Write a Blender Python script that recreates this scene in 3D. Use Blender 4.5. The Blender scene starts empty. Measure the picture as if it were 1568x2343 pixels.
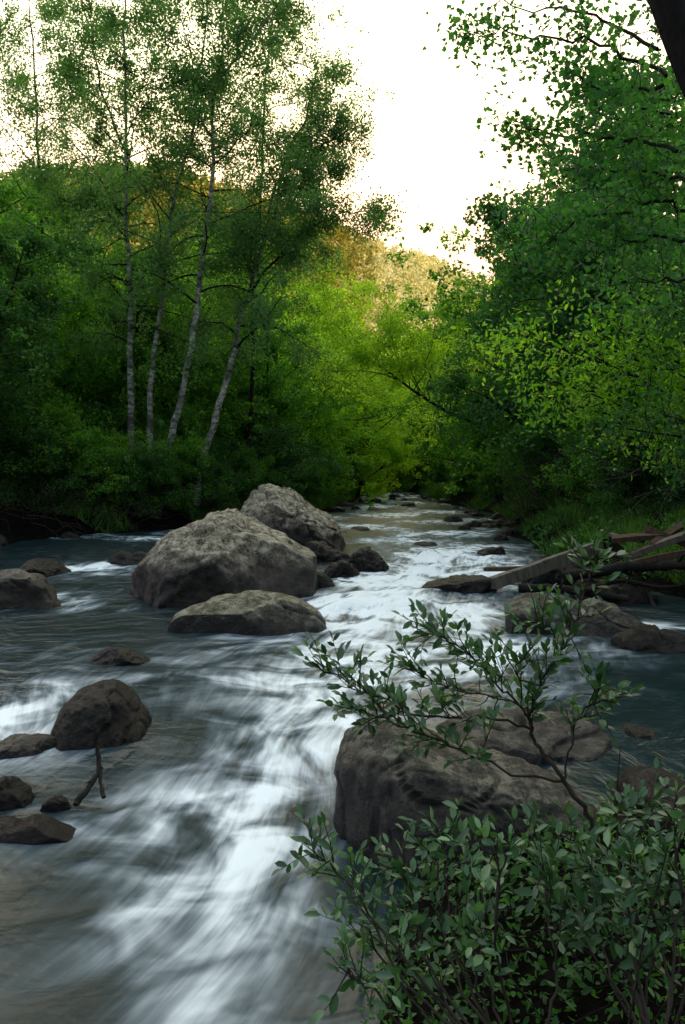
import bpy, math, random
import numpy as np
from mathutils import Vector, noise, Matrix
random.seed(7); RNG=np.random.default_rng(11)
S=bpy.context.scene
COL=S.collection
FOC=1823.0; CAMH=1.5
def from_px(u,v,d):
    """image pixel coordinates at an estimated distance -> metres"""
    return Vector(((u-784)*d/FOC, d, CAMH-(v-1100)*d/FOC))

# ------------------------------------------------------------- materials
def newmat(name):
    m=bpy.data.materials.new(name); m.use_nodes=True
    nt=m.node_tree; nt.nodes.clear()
    return m,nt
def N(nt,t,**kw):
    n=nt.nodes.new(t)
    for k,v in kw.items():
        if k in n.inputs: n.inputs[k].default_value=v
        else: setattr(n,k,v)
    return n
def ramp(nt,stops,interp='LINEAR'):
    r=nt.nodes.new('ShaderNodeValToRGB'); cr=r.color_ramp; cr.interpolation=interp
    while len(cr.elements)<len(stops): cr.elements.new(0.5)
    for e,(p,c) in zip(cr.elements,stops):
        e.position=p; e.color=(c[0],c[1],c[2],1) if isinstance(c,(tuple,list)) else (c,c,c,1)
    return r
def mixc(nt,a,b,f,blend='MIX'):
    m=nt.nodes.new('ShaderNodeMix'); m.data_type='RGBA'; m.blend_type=blend
    L=nt.links
    for sock,val in ((0,f),(6,a),(7,b)):
        if hasattr(val,'is_linked') or hasattr(val,'links'): L.new(val,m.inputs[sock])
        else: m.inputs[sock].default_value=val if sock==0 else (*val,1)
    return m.outputs[2]
def mth(nt,op,a,b=None,clamp=False):
    m=nt.nodes.new('ShaderNodeMath'); m.operation=op; m.use_clamp=clamp
    for i,val in enumerate((a,b)):
        if val is None: continue
        if isinstance(val,(int,float)): m.inputs[i].default_value=val
        else: nt.links.new(val,m.inputs[i])
    return m.outputs[0]

def leaf_mat(name,dark,mid,light,trans=0.35,rough=0.5,nscale=1.1,spec=0.3):
    m,nt=newmat(name); L=nt.links
    out=N(nt,'ShaderNodeOutputMaterial')
    at=N(nt,'ShaderNodeAttribute',attribute_name='rnd')
    tc=N(nt,'ShaderNodeTexCoord'); nz=N(nt,'ShaderNodeTexNoise',Scale=nscale,Detail=2.0)
    L.new(tc.outputs['Object'],nz.inputs['Vector'])
    oi=N(nt,'ShaderNodeObjectInfo')
    f=mth(nt,'ADD',mth(nt,'MULTIPLY',at.outputs['Fac'],0.45),mth(nt,'MULTIPLY',nz.outputs['Fac'],1.15))
    f=mth(nt,'ADD',f,mth(nt,'MULTIPLY',oi.outputs['Random'],0.25))
    f=mth(nt,'SUBTRACT',f,0.40,True)
    r=ramp(nt,[(0.05,dark),(0.5,mid),(0.95,light)]); L.new(f,r.inputs[0])
    p=N(nt,'ShaderNodeBsdfPrincipled',Roughness=rough)
    p.inputs['Specular IOR Level'].default_value=spec
    L.new(r.outputs[0],p.inputs['Base Color'])
    t=N(nt,'ShaderNodeBsdfTranslucent')
    tcx=mixc(nt,r.outputs[0],(1.35,1.6,0.5),1.0,'MULTIPLY'); L.new(tcx,t.inputs['Color'])
    ms=nt.nodes.new('ShaderNodeMixShader')
    ms.inputs[0].default_value=trans
    L.new(p.outputs[0],ms.inputs[1]); L.new(t.outputs[0],ms.inputs[2]); L.new(ms.outputs[0],out.inputs[0])
    return m
M_birchleaf=leaf_mat('birch_leaf',(0.05,0.12,0.06),(0.11,0.23,0.09),(0.22,0.37,0.14),0.52)
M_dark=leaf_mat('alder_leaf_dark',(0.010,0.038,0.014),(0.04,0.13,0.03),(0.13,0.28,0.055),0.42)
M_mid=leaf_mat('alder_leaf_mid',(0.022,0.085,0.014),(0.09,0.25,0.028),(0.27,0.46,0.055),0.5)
M_lime=leaf_mat('alder_leaf_lit',(0.045,0.14,0.016),(0.17,0.36,0.03),(0.42,0.58,0.07),0.54)  # in-between copy, part of the valley's brightness put into the leaf colour
M_yel=leaf_mat('alder_leaf_sunlit',(0.12,0.24,0.02),(0.34,0.50,0.045),(0.62,0.70,0.10),0.58)  # light on the centre trees is put into this raised leaf colour
M_teal=leaf_mat('bank_leaf_teal',(0.012,0.048,0.020),(0.048,0.15,0.042),(0.15,0.32,0.075),0.46)
M_maple=leaf_mat('maple_leaf',(0.025,0.09,0.045),(0.065,0.20,0.065),(0.15,0.34,0.10),0.58)
M_will=leaf_mat('willow_leaf',(0.014,0.052,0.018),(0.060,0.145,0.052),(0.22,0.36,0.16),0.28,0.32,8.0,0.5)
M_hillleaf=leaf_mat('hillside_leaf_sunlit',(0.13,0.14,0.02),(0.32,0.27,0.045),(0.60,0.45,0.10),0.2,0.7,0.03)  # ridge sunlight put into the golden leaf colour
M_hillpale=leaf_mat('hillside_leaf_hazed',(0.38,0.38,0.20),(0.58,0.54,0.32),(0.78,0.70,0.46),0.2,0.7,0.03)  # distance haze put into the paler leaf colour
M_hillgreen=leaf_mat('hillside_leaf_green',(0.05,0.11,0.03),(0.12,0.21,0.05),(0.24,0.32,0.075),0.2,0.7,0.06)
M_grass=leaf_mat('grass_blade',(0.010,0.035,0.008),(0.045,0.12,0.020),(0.15,0.28,0.04),0.38,0.5,1.8)

def bark_mat(name,a,b,birch=False):
    m,nt=newmat(name); L=nt.links
    out=N(nt,'ShaderNodeOutputMaterial'); p=N(nt,'ShaderNodeBsdfPrincipled',Roughness=0.85)
    p.inputs['Specular IOR Level'].default_value=0.2
    tc=N(nt,'ShaderNodeTexCoord'); mp=N(nt,'ShaderNodeMapping')
    L.new(tc.outputs['Object'],mp.inputs[0])
    mp.inputs['Scale'].default_value=(4,4,9) if birch else (14,14,3)
    nz=N(nt,'ShaderNodeTexNoise',Scale=1.0,Detail=7.0,Roughness=0.8); L.new(mp.outputs[0],nz.inputs['Vector'])
    r=ramp(nt,[(0.42,a),(0.60,b)] if birch else [(0.3,a),(0.7,b)]); L.new(nz.outputs['Fac'],r.inputs[0])
    col=r.outputs[0]
    if birch:
        n2=N(nt,'ShaderNodeTexNoise',Scale=1.3,Detail=3.0); L.new(tc.outputs['Object'],n2.inputs['Vector'])
        r2=ramp(nt,[(0.44,0.0),(0.60,1.0)]); L.new(n2.outputs['Fac'],r2.inputs[0])
        col=mixc(nt,col,(0.05,0.05,0.04),mth(nt,'MULTIPLY',r2.outputs[0],0.85))
    L.new(col,p.inputs['Base Color'])
    bp=N(nt,'ShaderNodeBump',Strength=0.6,Distance=0.02); L.new(nz.outputs['Fac'],bp.inputs['Height']); L.new(bp.outputs[0],p.inputs['Normal'])
    L.new(p.outputs[0],out.inputs[0]); return m
M_birch=bark_mat('birch_bark',(0.08,0.08,0.065),(0.66,0.67,0.59),True)
M_bark=bark_mat('dark_bark',(0.008,0.007,0.006),(0.035,0.03,0.024))
M_twig=bark_mat('twig_bark',(0.014,0.011,0.008),(0.07,0.056,0.042))
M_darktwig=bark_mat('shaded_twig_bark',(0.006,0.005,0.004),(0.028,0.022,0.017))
M_wood=bark_mat('weathered_wood',(0.06,0.052,0.04),(0.24,0.215,0.165))
M_wood2=bark_mat('brown_wood',(0.04,0.026,0.018),(0.14,0.088,0.058))

def rock_mat(name,a,b,c,lichen=0.5,moss=0.0,wetshade_z=0.10,wr=0.18,wet=(0.08,0.065,0.05),dry=0.8,wrough=.3,spec=.5):
    m,nt=newmat(name); L=nt.links
    out=N(nt,'ShaderNodeOutputMaterial'); p=N(nt,'ShaderNodeBsdfPrincipled'); p.inputs['Specular IOR Level'].default_value=spec
    ge=N(nt,'ShaderNodeNewGeometry')
    n1=N(nt,'ShaderNodeTexNoise',Scale=2.2,Detail=8.0,Roughness=0.65)
    n2=N(nt,'ShaderNodeTexNoise',Scale=34.0,Detail=8.0,Roughness=0.8)
    n3=N(nt,'ShaderNodeTexNoise',Scale=8.0,Detail=8.0,Roughness=0.75)
    vo=N(nt,'ShaderNodeTexVoronoi',Scale=11.0)
    for n in (n1,n2,n3,vo): L.new(ge.outputs['Position'],n.inputs['Vector'])
    r=ramp(nt,[(0.3,a),(0.5,b),(0.72,c)]); L.new(n1.outputs['Fac'],r.inputs[0])
    r2=ramp(nt,[(0.36,0.2),(0.5,0.8),(0.62,1.9)]); L.new(n2.outputs['Fac'],r2.inputs[0])
    col=mixc(nt,r.outputs[0],r2.outputs[0],1.0,'MULTIPLY')
    sp=N(nt,'ShaderNodeSeparateXYZ'); L.new(ge.outputs['Normal'],sp.inputs[0])
    vr=ramp(nt,[(0.18,1.0),(0.27,0.0)]); L.new(vo.outputs['Distance'],vr.inputs[0])
    gate=ramp(nt,[(0.48,0.0),(0.54,1.0)]); L.new(n1.outputs['Fac'],gate.inputs[0])
    l3=ramp(nt,[(0.51,0.0),(0.56,1.0)]); L.new(n3.outputs['Fac'],l3.inputs[0])
    upf=ramp(nt,[(0.1,0.0),(0.7,1.0)]); L.new(sp.outputs[2],upf.inputs[0])
    lf=mth(nt,'MULTIPLY',mth(nt,'MAXIMUM',mth(nt,'MULTIPLY',vr.outputs[0],gate.outputs[0]),l3.outputs[0]),mth(nt,'MULTIPLY',upf.outputs[0],lichen),True)
    col=mixc(nt,col,(0.60,0.55,0.41),lf)
    d3=ramp(nt,[(0.41,1.0),(0.455,0.0)]); L.new(n3.outputs['Fac'],d3.inputs[0])
    col=mixc(nt,col,(0.012,0.010,0.007),mth(nt,'MULTIPLY',d3.outputs[0],0.9))
    if moss: col=mixc(nt,col,(0.13,0.12,0.03),mth(nt,'MULTIPLY',mth(nt,'MAXIMUM',sp.outputs[2],0.0),mth(nt,'MULTIPLY',n1.outputs['Fac'],moss),True))
    ps=N(nt,'ShaderNodeSeparateXYZ'); L.new(ge.outputs['Position'],ps.inputs[0])
    wz=mth(nt,'ADD',ps.outputs[2],mth(nt,'MULTIPLY',mth(nt,'SUBTRACT',n1.outputs['Fac'],0.5),-0.8))
    wz=mth(nt,'ADD',wz,mth(nt,'MULTIPLY',sp.outputs[2],0.25))
    mr=N(nt,'ShaderNodeMapRange'); L.new(wz,mr.inputs[0]); mr.inputs[1].default_value=wetshade_z; mr.inputs[2].default_value=wetshade_z+wr
    mr.inputs[3].default_value=1.0; mr.inputs[4].default_value=0.0
    col=mixc(nt,col,wet,mr.outputs[0],'MULTIPLY')  # wet base tint also carries shade painted on the undersides
    L.new(col,p.inputs['Base Color'])
    rr=N(nt,'ShaderNodeMapRange'); L.new(mr.outputs[0],rr.inputs[0]); rr.inputs[3].default_value=dry; rr.inputs[4].default_value=wrough
    L.new(rr.outputs[0],p.inputs['Roughness'])
    bp=N(nt,'ShaderNodeBump',Strength=1.0,Distance=0.05)
    hh=mth(nt,'ADD',mth(nt,'MULTIPLY',n2.outputs['Fac'],0.4),n3.outputs['Fac'])
    L.new(hh,bp.inputs['Height']); L.new(bp.outputs[0],p.inputs['Normal'])
    L.new(p.outputs[0],out.inputs[0]); return m
M_rock=rock_mat('granite_boulder',(0.17,0.14,0.092),(0.29,0.243,0.165),(0.42,0.36,0.25),0.9,0.35,0.50,.38)
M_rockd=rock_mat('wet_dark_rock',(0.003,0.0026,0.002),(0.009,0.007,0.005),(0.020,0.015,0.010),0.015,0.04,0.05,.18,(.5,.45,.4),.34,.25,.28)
M_rockg=rock_mat('lichen_rock',(0.10,0.088,0.060),(0.19,0.168,0.115),(0.31,0.28,0.195),0.65,0.7,0.17,.26)
M_rockf=rock_mat('shaded_lichen_rock',(0.040,0.036,0.027),(0.085,0.076,0.058),(0.145,0.132,0.10),0.3,0.35,0.16,.32)  # darker copy of the lichen rock, its shade put into the colours

def ground_mat():
    m,nt=newmat('forest_soil'); L=nt.links
    out=N(nt,'ShaderNodeOutputMaterial'); p=N(nt,'ShaderNodeBsdfPrincipled',Roughness=0.95)
    ge=N(nt,'ShaderNodeNewGeometry')
    n1=N(nt,'ShaderNodeTexNoise',Scale=0.7,Detail=8.0,Roughness=0.7); n2=N(nt,'ShaderNodeTexNoise',Scale=14.0,Detail=6.0)
    for n in (n1,n2): L.new(ge.outputs['Position'],n.inputs['Vector'])
    r=ramp(nt,[(0.35,(0.0025,0.0022,0.002)),(0.55,(0.005,0.0045,0.0035)),(0.72,(0.008,0.015,0.006))]); L.new(n1.outputs['Fac'],r.inputs[0])
    r2=ramp(nt,[(0.35,0.4),(0.7,1.5)]); L.new(n2.outputs['Fac'],r2.inputs[0])
    L.new(mixc(nt,r.outputs[0],r2.outputs[0],1.0,'MULTIPLY'),p.inputs['Base Color']); p.inputs['Specular IOR Level'].default_value=.04
    bp=N(nt,'ShaderNodeBump',Strength=1.0,Distance=0.08); L.new(n2.outputs['Fac'],bp.inputs['Height']); L.new(bp.outputs[0],p.inputs['Normal'])
    L.new(p.outputs[0],out.inputs[0]); return m
M_ground=ground_mat()
def hill_mat():
    m,nt=newmat('wooded_hillside'); L=nt.links
    out=N(nt,'ShaderNodeOutputMaterial'); p=N(nt,'ShaderNodeBsdfPrincipled',Roughness=0.95)
    ge=N(nt,'ShaderNodeNewGeometry')
    n1=N(nt,'ShaderNodeTexNoise',Scale=0.03,Detail=6.0,Roughness=0.6); n2=N(nt,'ShaderNodeTexNoise',Scale=0.35,Detail=6.0)
    for n in (n1,n2): L.new(ge.outputs['Position'],n.inputs['Vector'])
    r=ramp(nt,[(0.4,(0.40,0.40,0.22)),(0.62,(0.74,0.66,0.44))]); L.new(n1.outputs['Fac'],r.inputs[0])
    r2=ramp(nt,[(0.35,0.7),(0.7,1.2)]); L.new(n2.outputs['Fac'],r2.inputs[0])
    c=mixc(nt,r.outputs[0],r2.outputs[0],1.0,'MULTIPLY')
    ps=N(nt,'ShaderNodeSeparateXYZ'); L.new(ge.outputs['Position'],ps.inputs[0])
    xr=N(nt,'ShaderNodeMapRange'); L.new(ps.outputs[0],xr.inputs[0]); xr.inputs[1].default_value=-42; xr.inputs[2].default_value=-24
    L.new(mixc(nt,(0.09,0.15,0.04),c,xr.outputs[0]),p.inputs['Base Color'])  # pale gold towards the right paints in the ridge's sunlight and haze
    L.new(p.outputs[0],out.inputs[0]); return m
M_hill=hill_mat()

def water_mat():
    m,nt=newmat('rushing_water'); L=nt.links
    out=N(nt,'ShaderNodeOutputMaterial')
    fl=N(nt,'ShaderNodeAttribute',attribute_name='flow'); fo=N(nt,'ShaderNodeAttribute',attribute_name='foam_glint')
    def streak(sx,sy,det,rough,dist=0.0):
        mp=N(nt,'ShaderNodeMapping'); mp.inputs['Scale'].default_value=(sx,sy,1); L.new(fl.outputs['Vector'],mp.inputs[0])
        n=N(nt,'ShaderNodeTexNoise',Scale=1.0,Detail=det,Roughness=rough,Distortion=dist); L.new(mp.outputs[0],n.inputs['Vector']); return n.outputs['Fac']
    fine=streak(26,1.7,3.0,0.55,0.3); mid=streak(7,1.9,3.0,0.5,0.8); broad=streak(2.6,2.3,3.0,0.5,0.8)
    s=mth(nt,'ADD',mth(nt,'MULTIPLY',fine,0.16),mth(nt,'ADD',mth(nt,'MULTIPLY',mid,0.28),mth(nt,'MULTIPLY',broad,0.64)))
    rs=N(nt,'ShaderNodeMapRange'); L.new(s,rs.inputs[0]); rs.inputs[1].default_value=0.43; rs.inputs[2].default_value=0.67
    rs.inputs[3].default_value=-0.55; rs.inputs[4].default_value=0.60; rs.clamp=False
    a=mth(nt,'MULTIPLY',rs.outputs[0],mth(nt,'ADD',mth(nt,'MULTIPLY',fo.outputs['Fac'],0.9),0.14))
    f=mth(nt,'ADD',fo.outputs['Fac'],a)
    fr=N(nt,'ShaderNodeMapRange'); fr.interpolation_type='SMOOTHSTEP'; L.new(f,fr.inputs[0]); fr.inputs[1].default_value=-0.05; fr.inputs[2].default_value=0.96
    wt=N(nt,'ShaderNodeBsdfPrincipled',Roughness=0.25); wt.inputs['Base Color'].default_value=(0.006,0.018,0.022,1); wt.inputs['IOR'].default_value=1.33
    foam_glint=N(nt,'ShaderNodeBsdfPrincipled',Roughness=0.6); foam_glint.inputs['Specular IOR Level'].default_value=.25
    fc=mixc(nt,(0.08,0.17,0.24),(0.90,0.98,1.0),fr.outputs[0]); L.new(fc,foam_glint.inputs['Base Color'])
    ge=N(nt,'ShaderNodeNewGeometry')
    mp2=N(nt,'ShaderNodeMapping'); mp2.inputs['Scale'].default_value=(1.6,3.0,1); L.new(ge.outputs['Position'],mp2.inputs[0])
    rip=N(nt,'ShaderNodeTexNoise',Scale=1.5,Detail=4.0,Roughness=0.6,Distortion=0.4); L.new(mp2.outputs[0],rip.inputs['Vector'])
    ps=N(nt,'ShaderNodeSeparateXYZ'); L.new(ge.outputs['Position'],ps.inputs[0])
    ya=N(nt,'ShaderNodeMapRange'); L.new(ps.outputs[1],ya.inputs[0]); ya.inputs[1].default_value=3.5; ya.inputs[2].default_value=9; ya.inputs[3].default_value=.08; ya.inputs[4].default_value=1.2
    yb=N(nt,'ShaderNodeMapRange'); L.new(ps.outputs[1],yb.inputs[0]); yb.inputs[1].default_value=2.5; yb.inputs[2].default_value=5; yb.inputs[3].default_value=.35; yb.inputs[4].default_value=1.0
    h=mth(nt,'ADD',mth(nt,'MULTIPLY',mth(nt,'ADD',mth(nt,'MULTIPLY',mid,.25),mth(nt,'MULTIPLY',broad,.6)),yb.outputs[0]),mth(nt,'MULTIPLY',rip.outputs['Fac'],ya.outputs[0]))
    bp=N(nt,'ShaderNodeBump',Strength=0.55,Distance=0.12); L.new(h,bp.inputs['Height'])
    L.new(bp.outputs[0],wt.inputs['Normal']); L.new(bp.outputs[0],foam_glint.inputs['Normal'])
    ms=nt.nodes.new('ShaderNodeMixShader'); L.new(fr.outputs[0],ms.inputs[0]); L.new(wt.outputs[0],ms.inputs[1]); L.new(foam_glint.outputs[0],ms.inputs[2])
    L.new(ms.outputs[0],out.inputs[0]); return m
M_water=water_mat()

# ------------------------------------------------------------- mesh helpers
def build_mesh(name,V,loops,totals,mat,smooth=True,rnd=None):
    me=bpy.data.meshes.new(name)
    V=np.asarray(V,np.float32); loops=np.asarray(loops,np.int32); totals=np.asarray(totals,np.int32)
    me.vertices.add(len(V)); me.vertices.foreach_set('co',V.ravel())
    me.loops.add(len(loops)); me.loops.foreach_set('vertex_index',loops)
    me.polygons.add(len(totals)); st=np.zeros(len(totals),np.int32); st[1:]=np.cumsum(totals)[:-1]
    me.polygons.foreach_set('loop_start',st)
    me.update(calc_edges=True)
    me.polygons.foreach_set('use_smooth',np.full(len(totals),smooth))
    if rnd is not None:
        a=me.attributes.new('rnd','FLOAT','FACE'); a.data.foreach_set('value',np.asarray(rnd,np.float32))
    if mat: me.materials.append(mat)
    return me
KITE=(np.array([(0,0,0),(.45,.34,.06),(1,0,-.05),(.45,-.34,.06)]),[(0,1,2,3)])
OVAL=(np.array([(0,0,0),(.28,.19,.05),(.68,.2,.03),(1,0,-.10),(.68,-.2,.03),(.28,-.19,.05),(.3,0,0),(.68,0,-.03)]),
      [(0,6,1),(6,7,2,1),(7,3,2),(0,5,6),(6,5,4,7),(7,4,3)])
_mp=[(0,0),(.05,.30),(-.02,.52),(.28,.42),(.42,.60),(.52,.30),(.72,.30),(1.0,0),(.72,-.30),(.52,-.30),(.42,-.60),(.28,-.42),(-.02,-.52),(.05,-.30)]
MAPLE=(np.array([(x,y,-0.25*y*y-0.1*x*x) for x,y in _mp]+[(.4,0,.06)]),[(14,i,(i+1)%14) for i in range(14)])
BLADE=(np.array([(0,-.03,0),(0,.03,0),(.6,.02,.04),(.6,-.02,.04),(1,0,.0)]),[(0,1,2,3),(3,2,4)])
def leaves(name,tmpl,C,D,Nn,size,mat,smooth=False):
    T,F=tmpl; C=np.asarray(C,float); n=len(C)
    D=D/np.linalg.norm(D,axis=1,keepdims=True)
    B=np.cross(Nn,D); B/= (np.linalg.norm(B,axis=1,keepdims=True)+1e-9)
    U=np.cross(D,B)
    size=np.broadcast_to(size,(n,))
    V=C[:,None,:]+size[:,None,None]*(T[None,:,0,None]*D[:,None,:]+T[None,:,1,None]*B[:,None,:]+T[None,:,2,None]*U[:,None,:])
    K=len(T); fl=np.concatenate([np.array(f) for f in F]); tot=np.array([len(f) for f in F])
    loops=(fl[None,:]+K*np.arange(n)[:,None]).ravel(); totals=np.tile(tot,n)
    r=np.repeat(RNG.random(n),len(F))
    return build_mesh(name,V.reshape(-1,3),loops,totals,mat,smooth,r)
def rand_dirs(n,up=0.0):
    d=RNG.normal(size=(n,3)); d[:,2]+=up; return d/np.linalg.norm(d,axis=1,keepdims=True)
def cluster_leaves(name,cl,per,sig,size,mat,tmpl=KITE,droop=0.0,flat=0.75):
    cl=np.asarray(cl,float); n=len(cl)*per
    C=np.repeat(cl,per,axis=0)
    cs=np.repeat(RNG.uniform(.5,1.4,len(cl)),per)[:,None]
    off=RNG.normal(size=(n,3))*sig*cs; off[:,2]*=flat; C=C+off
    D=rand_dirs(n,-droop); Nn=rand_dirs(n,1.2)
    return leaves(name,tmpl,C,D,Nn,RNG.uniform(.6,1.25,n)*size,mat)
class Tubes:
    def __init__(s): s.V=[];s.L=[];s.T=[];s.n=0
    def add(s,pts,rad,sides=6,cap=True):
        pts=[Vector(p) for p in pts]; n=len(pts)
        ref=Vector((0.13,0.97,0.2)) 
        ang=[2*math.pi*k/sides for k in range(sides)]
        for i,p in enumerate(pts):
            t=(pts[min(i+1,n-1)]-pts[max(i-1,0)]).normalized()
            a=t.cross(ref)
            if a.length<1e-3: a=t.cross(Vector((1,0,0)))
            a.normalize(); b=t.cross(a)
            r=rad[i]
            for q in ang: s.V.append(tuple(p+a*(r*math.cos(q))+b*(r*math.sin(q))))
        for i in range(n-1):
            for k in range(sides):
                k2=(k+1)%sides; o=s.n+i*sides
                s.L+= [o+k,o+k2,o+sides+k2,o+sides+k]; s.T.append(4)
        if cap:
            s.L+=[s.n+k for k in range(sides)]; s.T.append(sides)
            s.L+=[s.n+(n-1)*sides+k for k in range(sides)][::-1]; s.T.append(sides)
        s.n+=n*sides
    def mesh(s,name,mat): return build_mesh(name,s.V,s.L,s.T,mat)
def smooth_path(pts,k=4):
    pts=[Vector(p) for p in pts]; out=[]
    P=[pts[0]*2-pts[1]]+pts+[pts[-1]*2-pts[-2]]
    for i in range(1,len(P)-2):
        for j in range(k):
            t=j/k; a,b,c,d=P[i-1],P[i],P[i+1],P[i+2]
            out.append(0.5*((2*b)+(c-a)*t+(2*a-5*b+4*c-d)*t*t+(3*b-a-3*c+d)*t**3))
    out.append(pts[-1]); return out
def rv(s=1.0): return Vector((random.gauss(0,s),random.gauss(0,s),random.gauss(0,s)))
def branch(start,dirn,length,n=6,wob=0.15,grav=-0.05):
    p=Vector(start); d=Vector(dirn).normalized(); out=[p.copy()]
    for i in range(n):
        d=(d+rv(wob)+Vector((0,0,grav))).normalized(); p=p+d*(length/n); out.append(p.copy())
    return out
def lin(a,b,n): return [a+(b-a)*i/(n-1) for i in range(n)]
def obj(name,data,parent=None,loc=None,label=None,cat=None,kind=None,group=None):
    o=bpy.data.objects.new(name,data); COL.objects.link(o)
    if parent: o.parent=parent
    if loc is not None: o.location=loc
    if label: o['label']=label
    if cat: o['category']=cat
    if kind: o['kind']=kind
    if group: o['group']=group
    return o

# ------------------------------------------------------------- river layout
ys_l=[-5,0,8,14,17,19.5,22,25,30,40,55,75,95,130]; xl=[-6,-6.2,-6.8,-7.2,-7.2,-5.2,-3.6,-2.6,-0.8,0.3,1.3,3.2,7,12]
ys_r=[-5,0,2.9,3.3,3.8,4.4,5.0,6,8,12,15,20,30,40,55,75,95,130]; xr=[.1,.05,.08,.35,1.3,2.4,3.0,3.6,4.1,3.5,3.5,4.3,5.6,5.2,5.7,5.8,6,8]
def bankL(y): return np.interp(y,ys_l,xl)
def bankR(y): return np.interp(y,ys_r,xr)
def sst(a,b,x):
    t=np.clip((x-a)/(b-a),0,1); return t*t*(3-2*t)
def vnoise(x,y,s,seed=0):
    r=np.random.default_rng(seed); o=0
    for k in range(7):
        a=r.uniform(0,6.28); f=s*r.uniform(.6,2.0); o=o+np.sin((np.cos(a)*x+np.sin(a)*y)*f+r.uniform(0,6.28))
    return o/7
def wlevel(y,x=0): 
    yy=y+0.25*np.asarray(x)+0.3*vnoise(np.asarray(x),y,1.2,77)
    return -0.12+0.12*sst(3.0,6.0,yy)+0.10*sst(7.8,10.8,yy)+0.10*sst(12.0,16,yy)+0.006*np.maximum(y-15,0)
def gheight(x,y):
    x=np.asarray(x,float);y=np.asarray(y,float)
    dl=bankL(y)-x+0.35*vnoise(x,y,1.2,1); dr=x-bankR(y)+0.2*vnoise(x,y,1.5,2)*sst(4,6,y)
    d=np.maximum(dl,dr); w=wlevel(y)
    h=w-0.5+0.5*sst(-0.6,0.0,d)+0.42*sst(0,0.9,d)*(1-.45*sst(5,3,y))+0.10*np.clip(d-0.9,0,12)+0.22*np.clip(d-14,0,70)*(dl>dr)
    h=h+0.16*np.clip(dr-.8,0,2.5)*sst(8,10,y)*sst(22,17,y)
    h=h+0.75*np.clip(dr-12,0,75)*sst(14,-12,y)+0.06*vnoise(x,y,2.2,3)*sst(0,1,d)  # first term raises an unseen hillside on the right to block the low sun
    return h
def axis(lo,hi,fine_lo,fine_hi,step,g=1.09):
    a=list(np.arange(fine_lo,fine_hi+1e-6,step)); s=step
    while a[-1]<hi: s*=g; a.append(a[-1]+s)
    s=step
    while a[0]>lo: s*=g; a.insert(0,a[0]-s)
    return np.array(a)
def grid_mesh(name,X,Y,Z,mat):
    ny,nx=X.shape; V=np.stack([X,Y,Z],-1).reshape(-1,3)
    i=np.arange(nx-1)[None,:]+nx*np.arange(ny-1)[:,None]
    q=np.stack([i,i+1,i+1+nx,i+nx],-1).reshape(-1)
    return build_mesh(name,V,q,np.full((nx-1)*(ny-1),4),mat)
gx=axis(-700,700,-9,9,0.15); gy=axis(-200,900,0,30,0.15,1.05)
GX,GY=np.meshgrid(gx,gy); GZ=gheight(GX,GY)
obj('ground',grid_mesh('ground',GX,GY,GZ,M_ground),kind='structure',label='dark forest soil and river bed rising to wooded banks',cat='ground')

# water
wy=[0.6]
while wy[-1]<95: wy.append(wy[-1]+max(0.02,0.0075*wy[-1]))
wy=np.array(wy); wx=np.linspace(-8.5,10,520)
WX,WY=np.meshgrid(wx,wy)
fy=[0,2,4,6,8,10,12,14,18,25,40,130]; fx=[-1.1,-.95,-.5,-.2,.2,.7,1.2,1.7,1.4,1.6,2.8,6]
ww=np.interp(WY,[0,2,3.2,4.6,6,7.5,9,11,20,130],[2.0,1.7,1.25,.95,1.35,1.45,.9,.9,1.0,1.5])
T=(WX-np.interp(WY,fy,fx))/ww
blobs=[(.4,9.3,.9,.9,1.3),(-.05,8.3,.8,.6,1.05),(1.0,8.6,.9,.8,1.0),(-.2,7.2,1.0,.7,.85),(.9,7.2,1.1,.8,.85),(.25,6.0,.9,.8,.72),(-.7,6.2,.9,.6,.42),(1.6,6.3,.8,.8,.35),
 (1.7,14,1.1,1.1,1.2),(1.3,12.2,1.0,1.1,1.1),(.5,11.3,.6,.8,1.0),(2.6,12.5,.6,1.2,.8),(1.4,10.6,.9,.6,.8),(2.6,10.2,.8,.5,.5),(2.5,15.5,1,.7,.8),(-2.25,5.2,.5,.5,1.1),(-2.0,5.9,.7,.4,.4),(-2.0,4.6,.4,.3,.7),
 (-.3,4.5,.45,.42,.85),(-.5,3.9,.45,.42,.85),(-.1,5.1,.6,.5,.65),(-.4,3.35,.45,.42,.60),(-1.0,3.75,.35,.4,.5),(-.25,2.8,.35,.45,.40),(-.6,2.85,.35,.4,.32),(-.38,2.25,.38,.45,.28),(-.75,2.3,.4,.45,.16),(-.4,1.6,.5,.5,.12),(-1.3,3.15,.35,.3,.16),
 (-4.2,13,.7,.6,1.05),(-3.4,12,.8,.6,.5),(-3.6,9.8,.6,.5,.75),(-2.9,9.2,.5,.3,.35),(-4.2,17.8,.9,.6,.95),(-3.2,7.0,.8,.3,.3),(3.2,8,.7,.3,.7),(1.4,17,1.2,1.0,.7),
 (2.6,19,1.0,.9,.8),(.8,21.5,1.0,1.2,.75),(3.0,24,1.2,1.2,.85),(1.4,28,1.2,1.8,.9),(3.4,31,1.0,1.6,.8),(1.6,36,1.0,2,.9),(3.2,41,1.0,2.5,1.0),(2.4,48,1.2,3,1.0),(3.8,58,1.4,5,1.0)]
WYn=WY+.18*vnoise(WX,WY,2.2,61); WXn=WX+.18*vnoise(WX,WY,2.4,62)
inv=np.ones_like(WX)
for (bx,by,sx,sy,a) in blobs:
    inv*=1-np.clip(.86*a*np.exp(-((WXn-bx)/sx)**2-((WYn-by)/sy)**2),0,.98)
foam_glint=(1-inv)*(1.0+.2*sst(6.5,8.5,WY))
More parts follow.
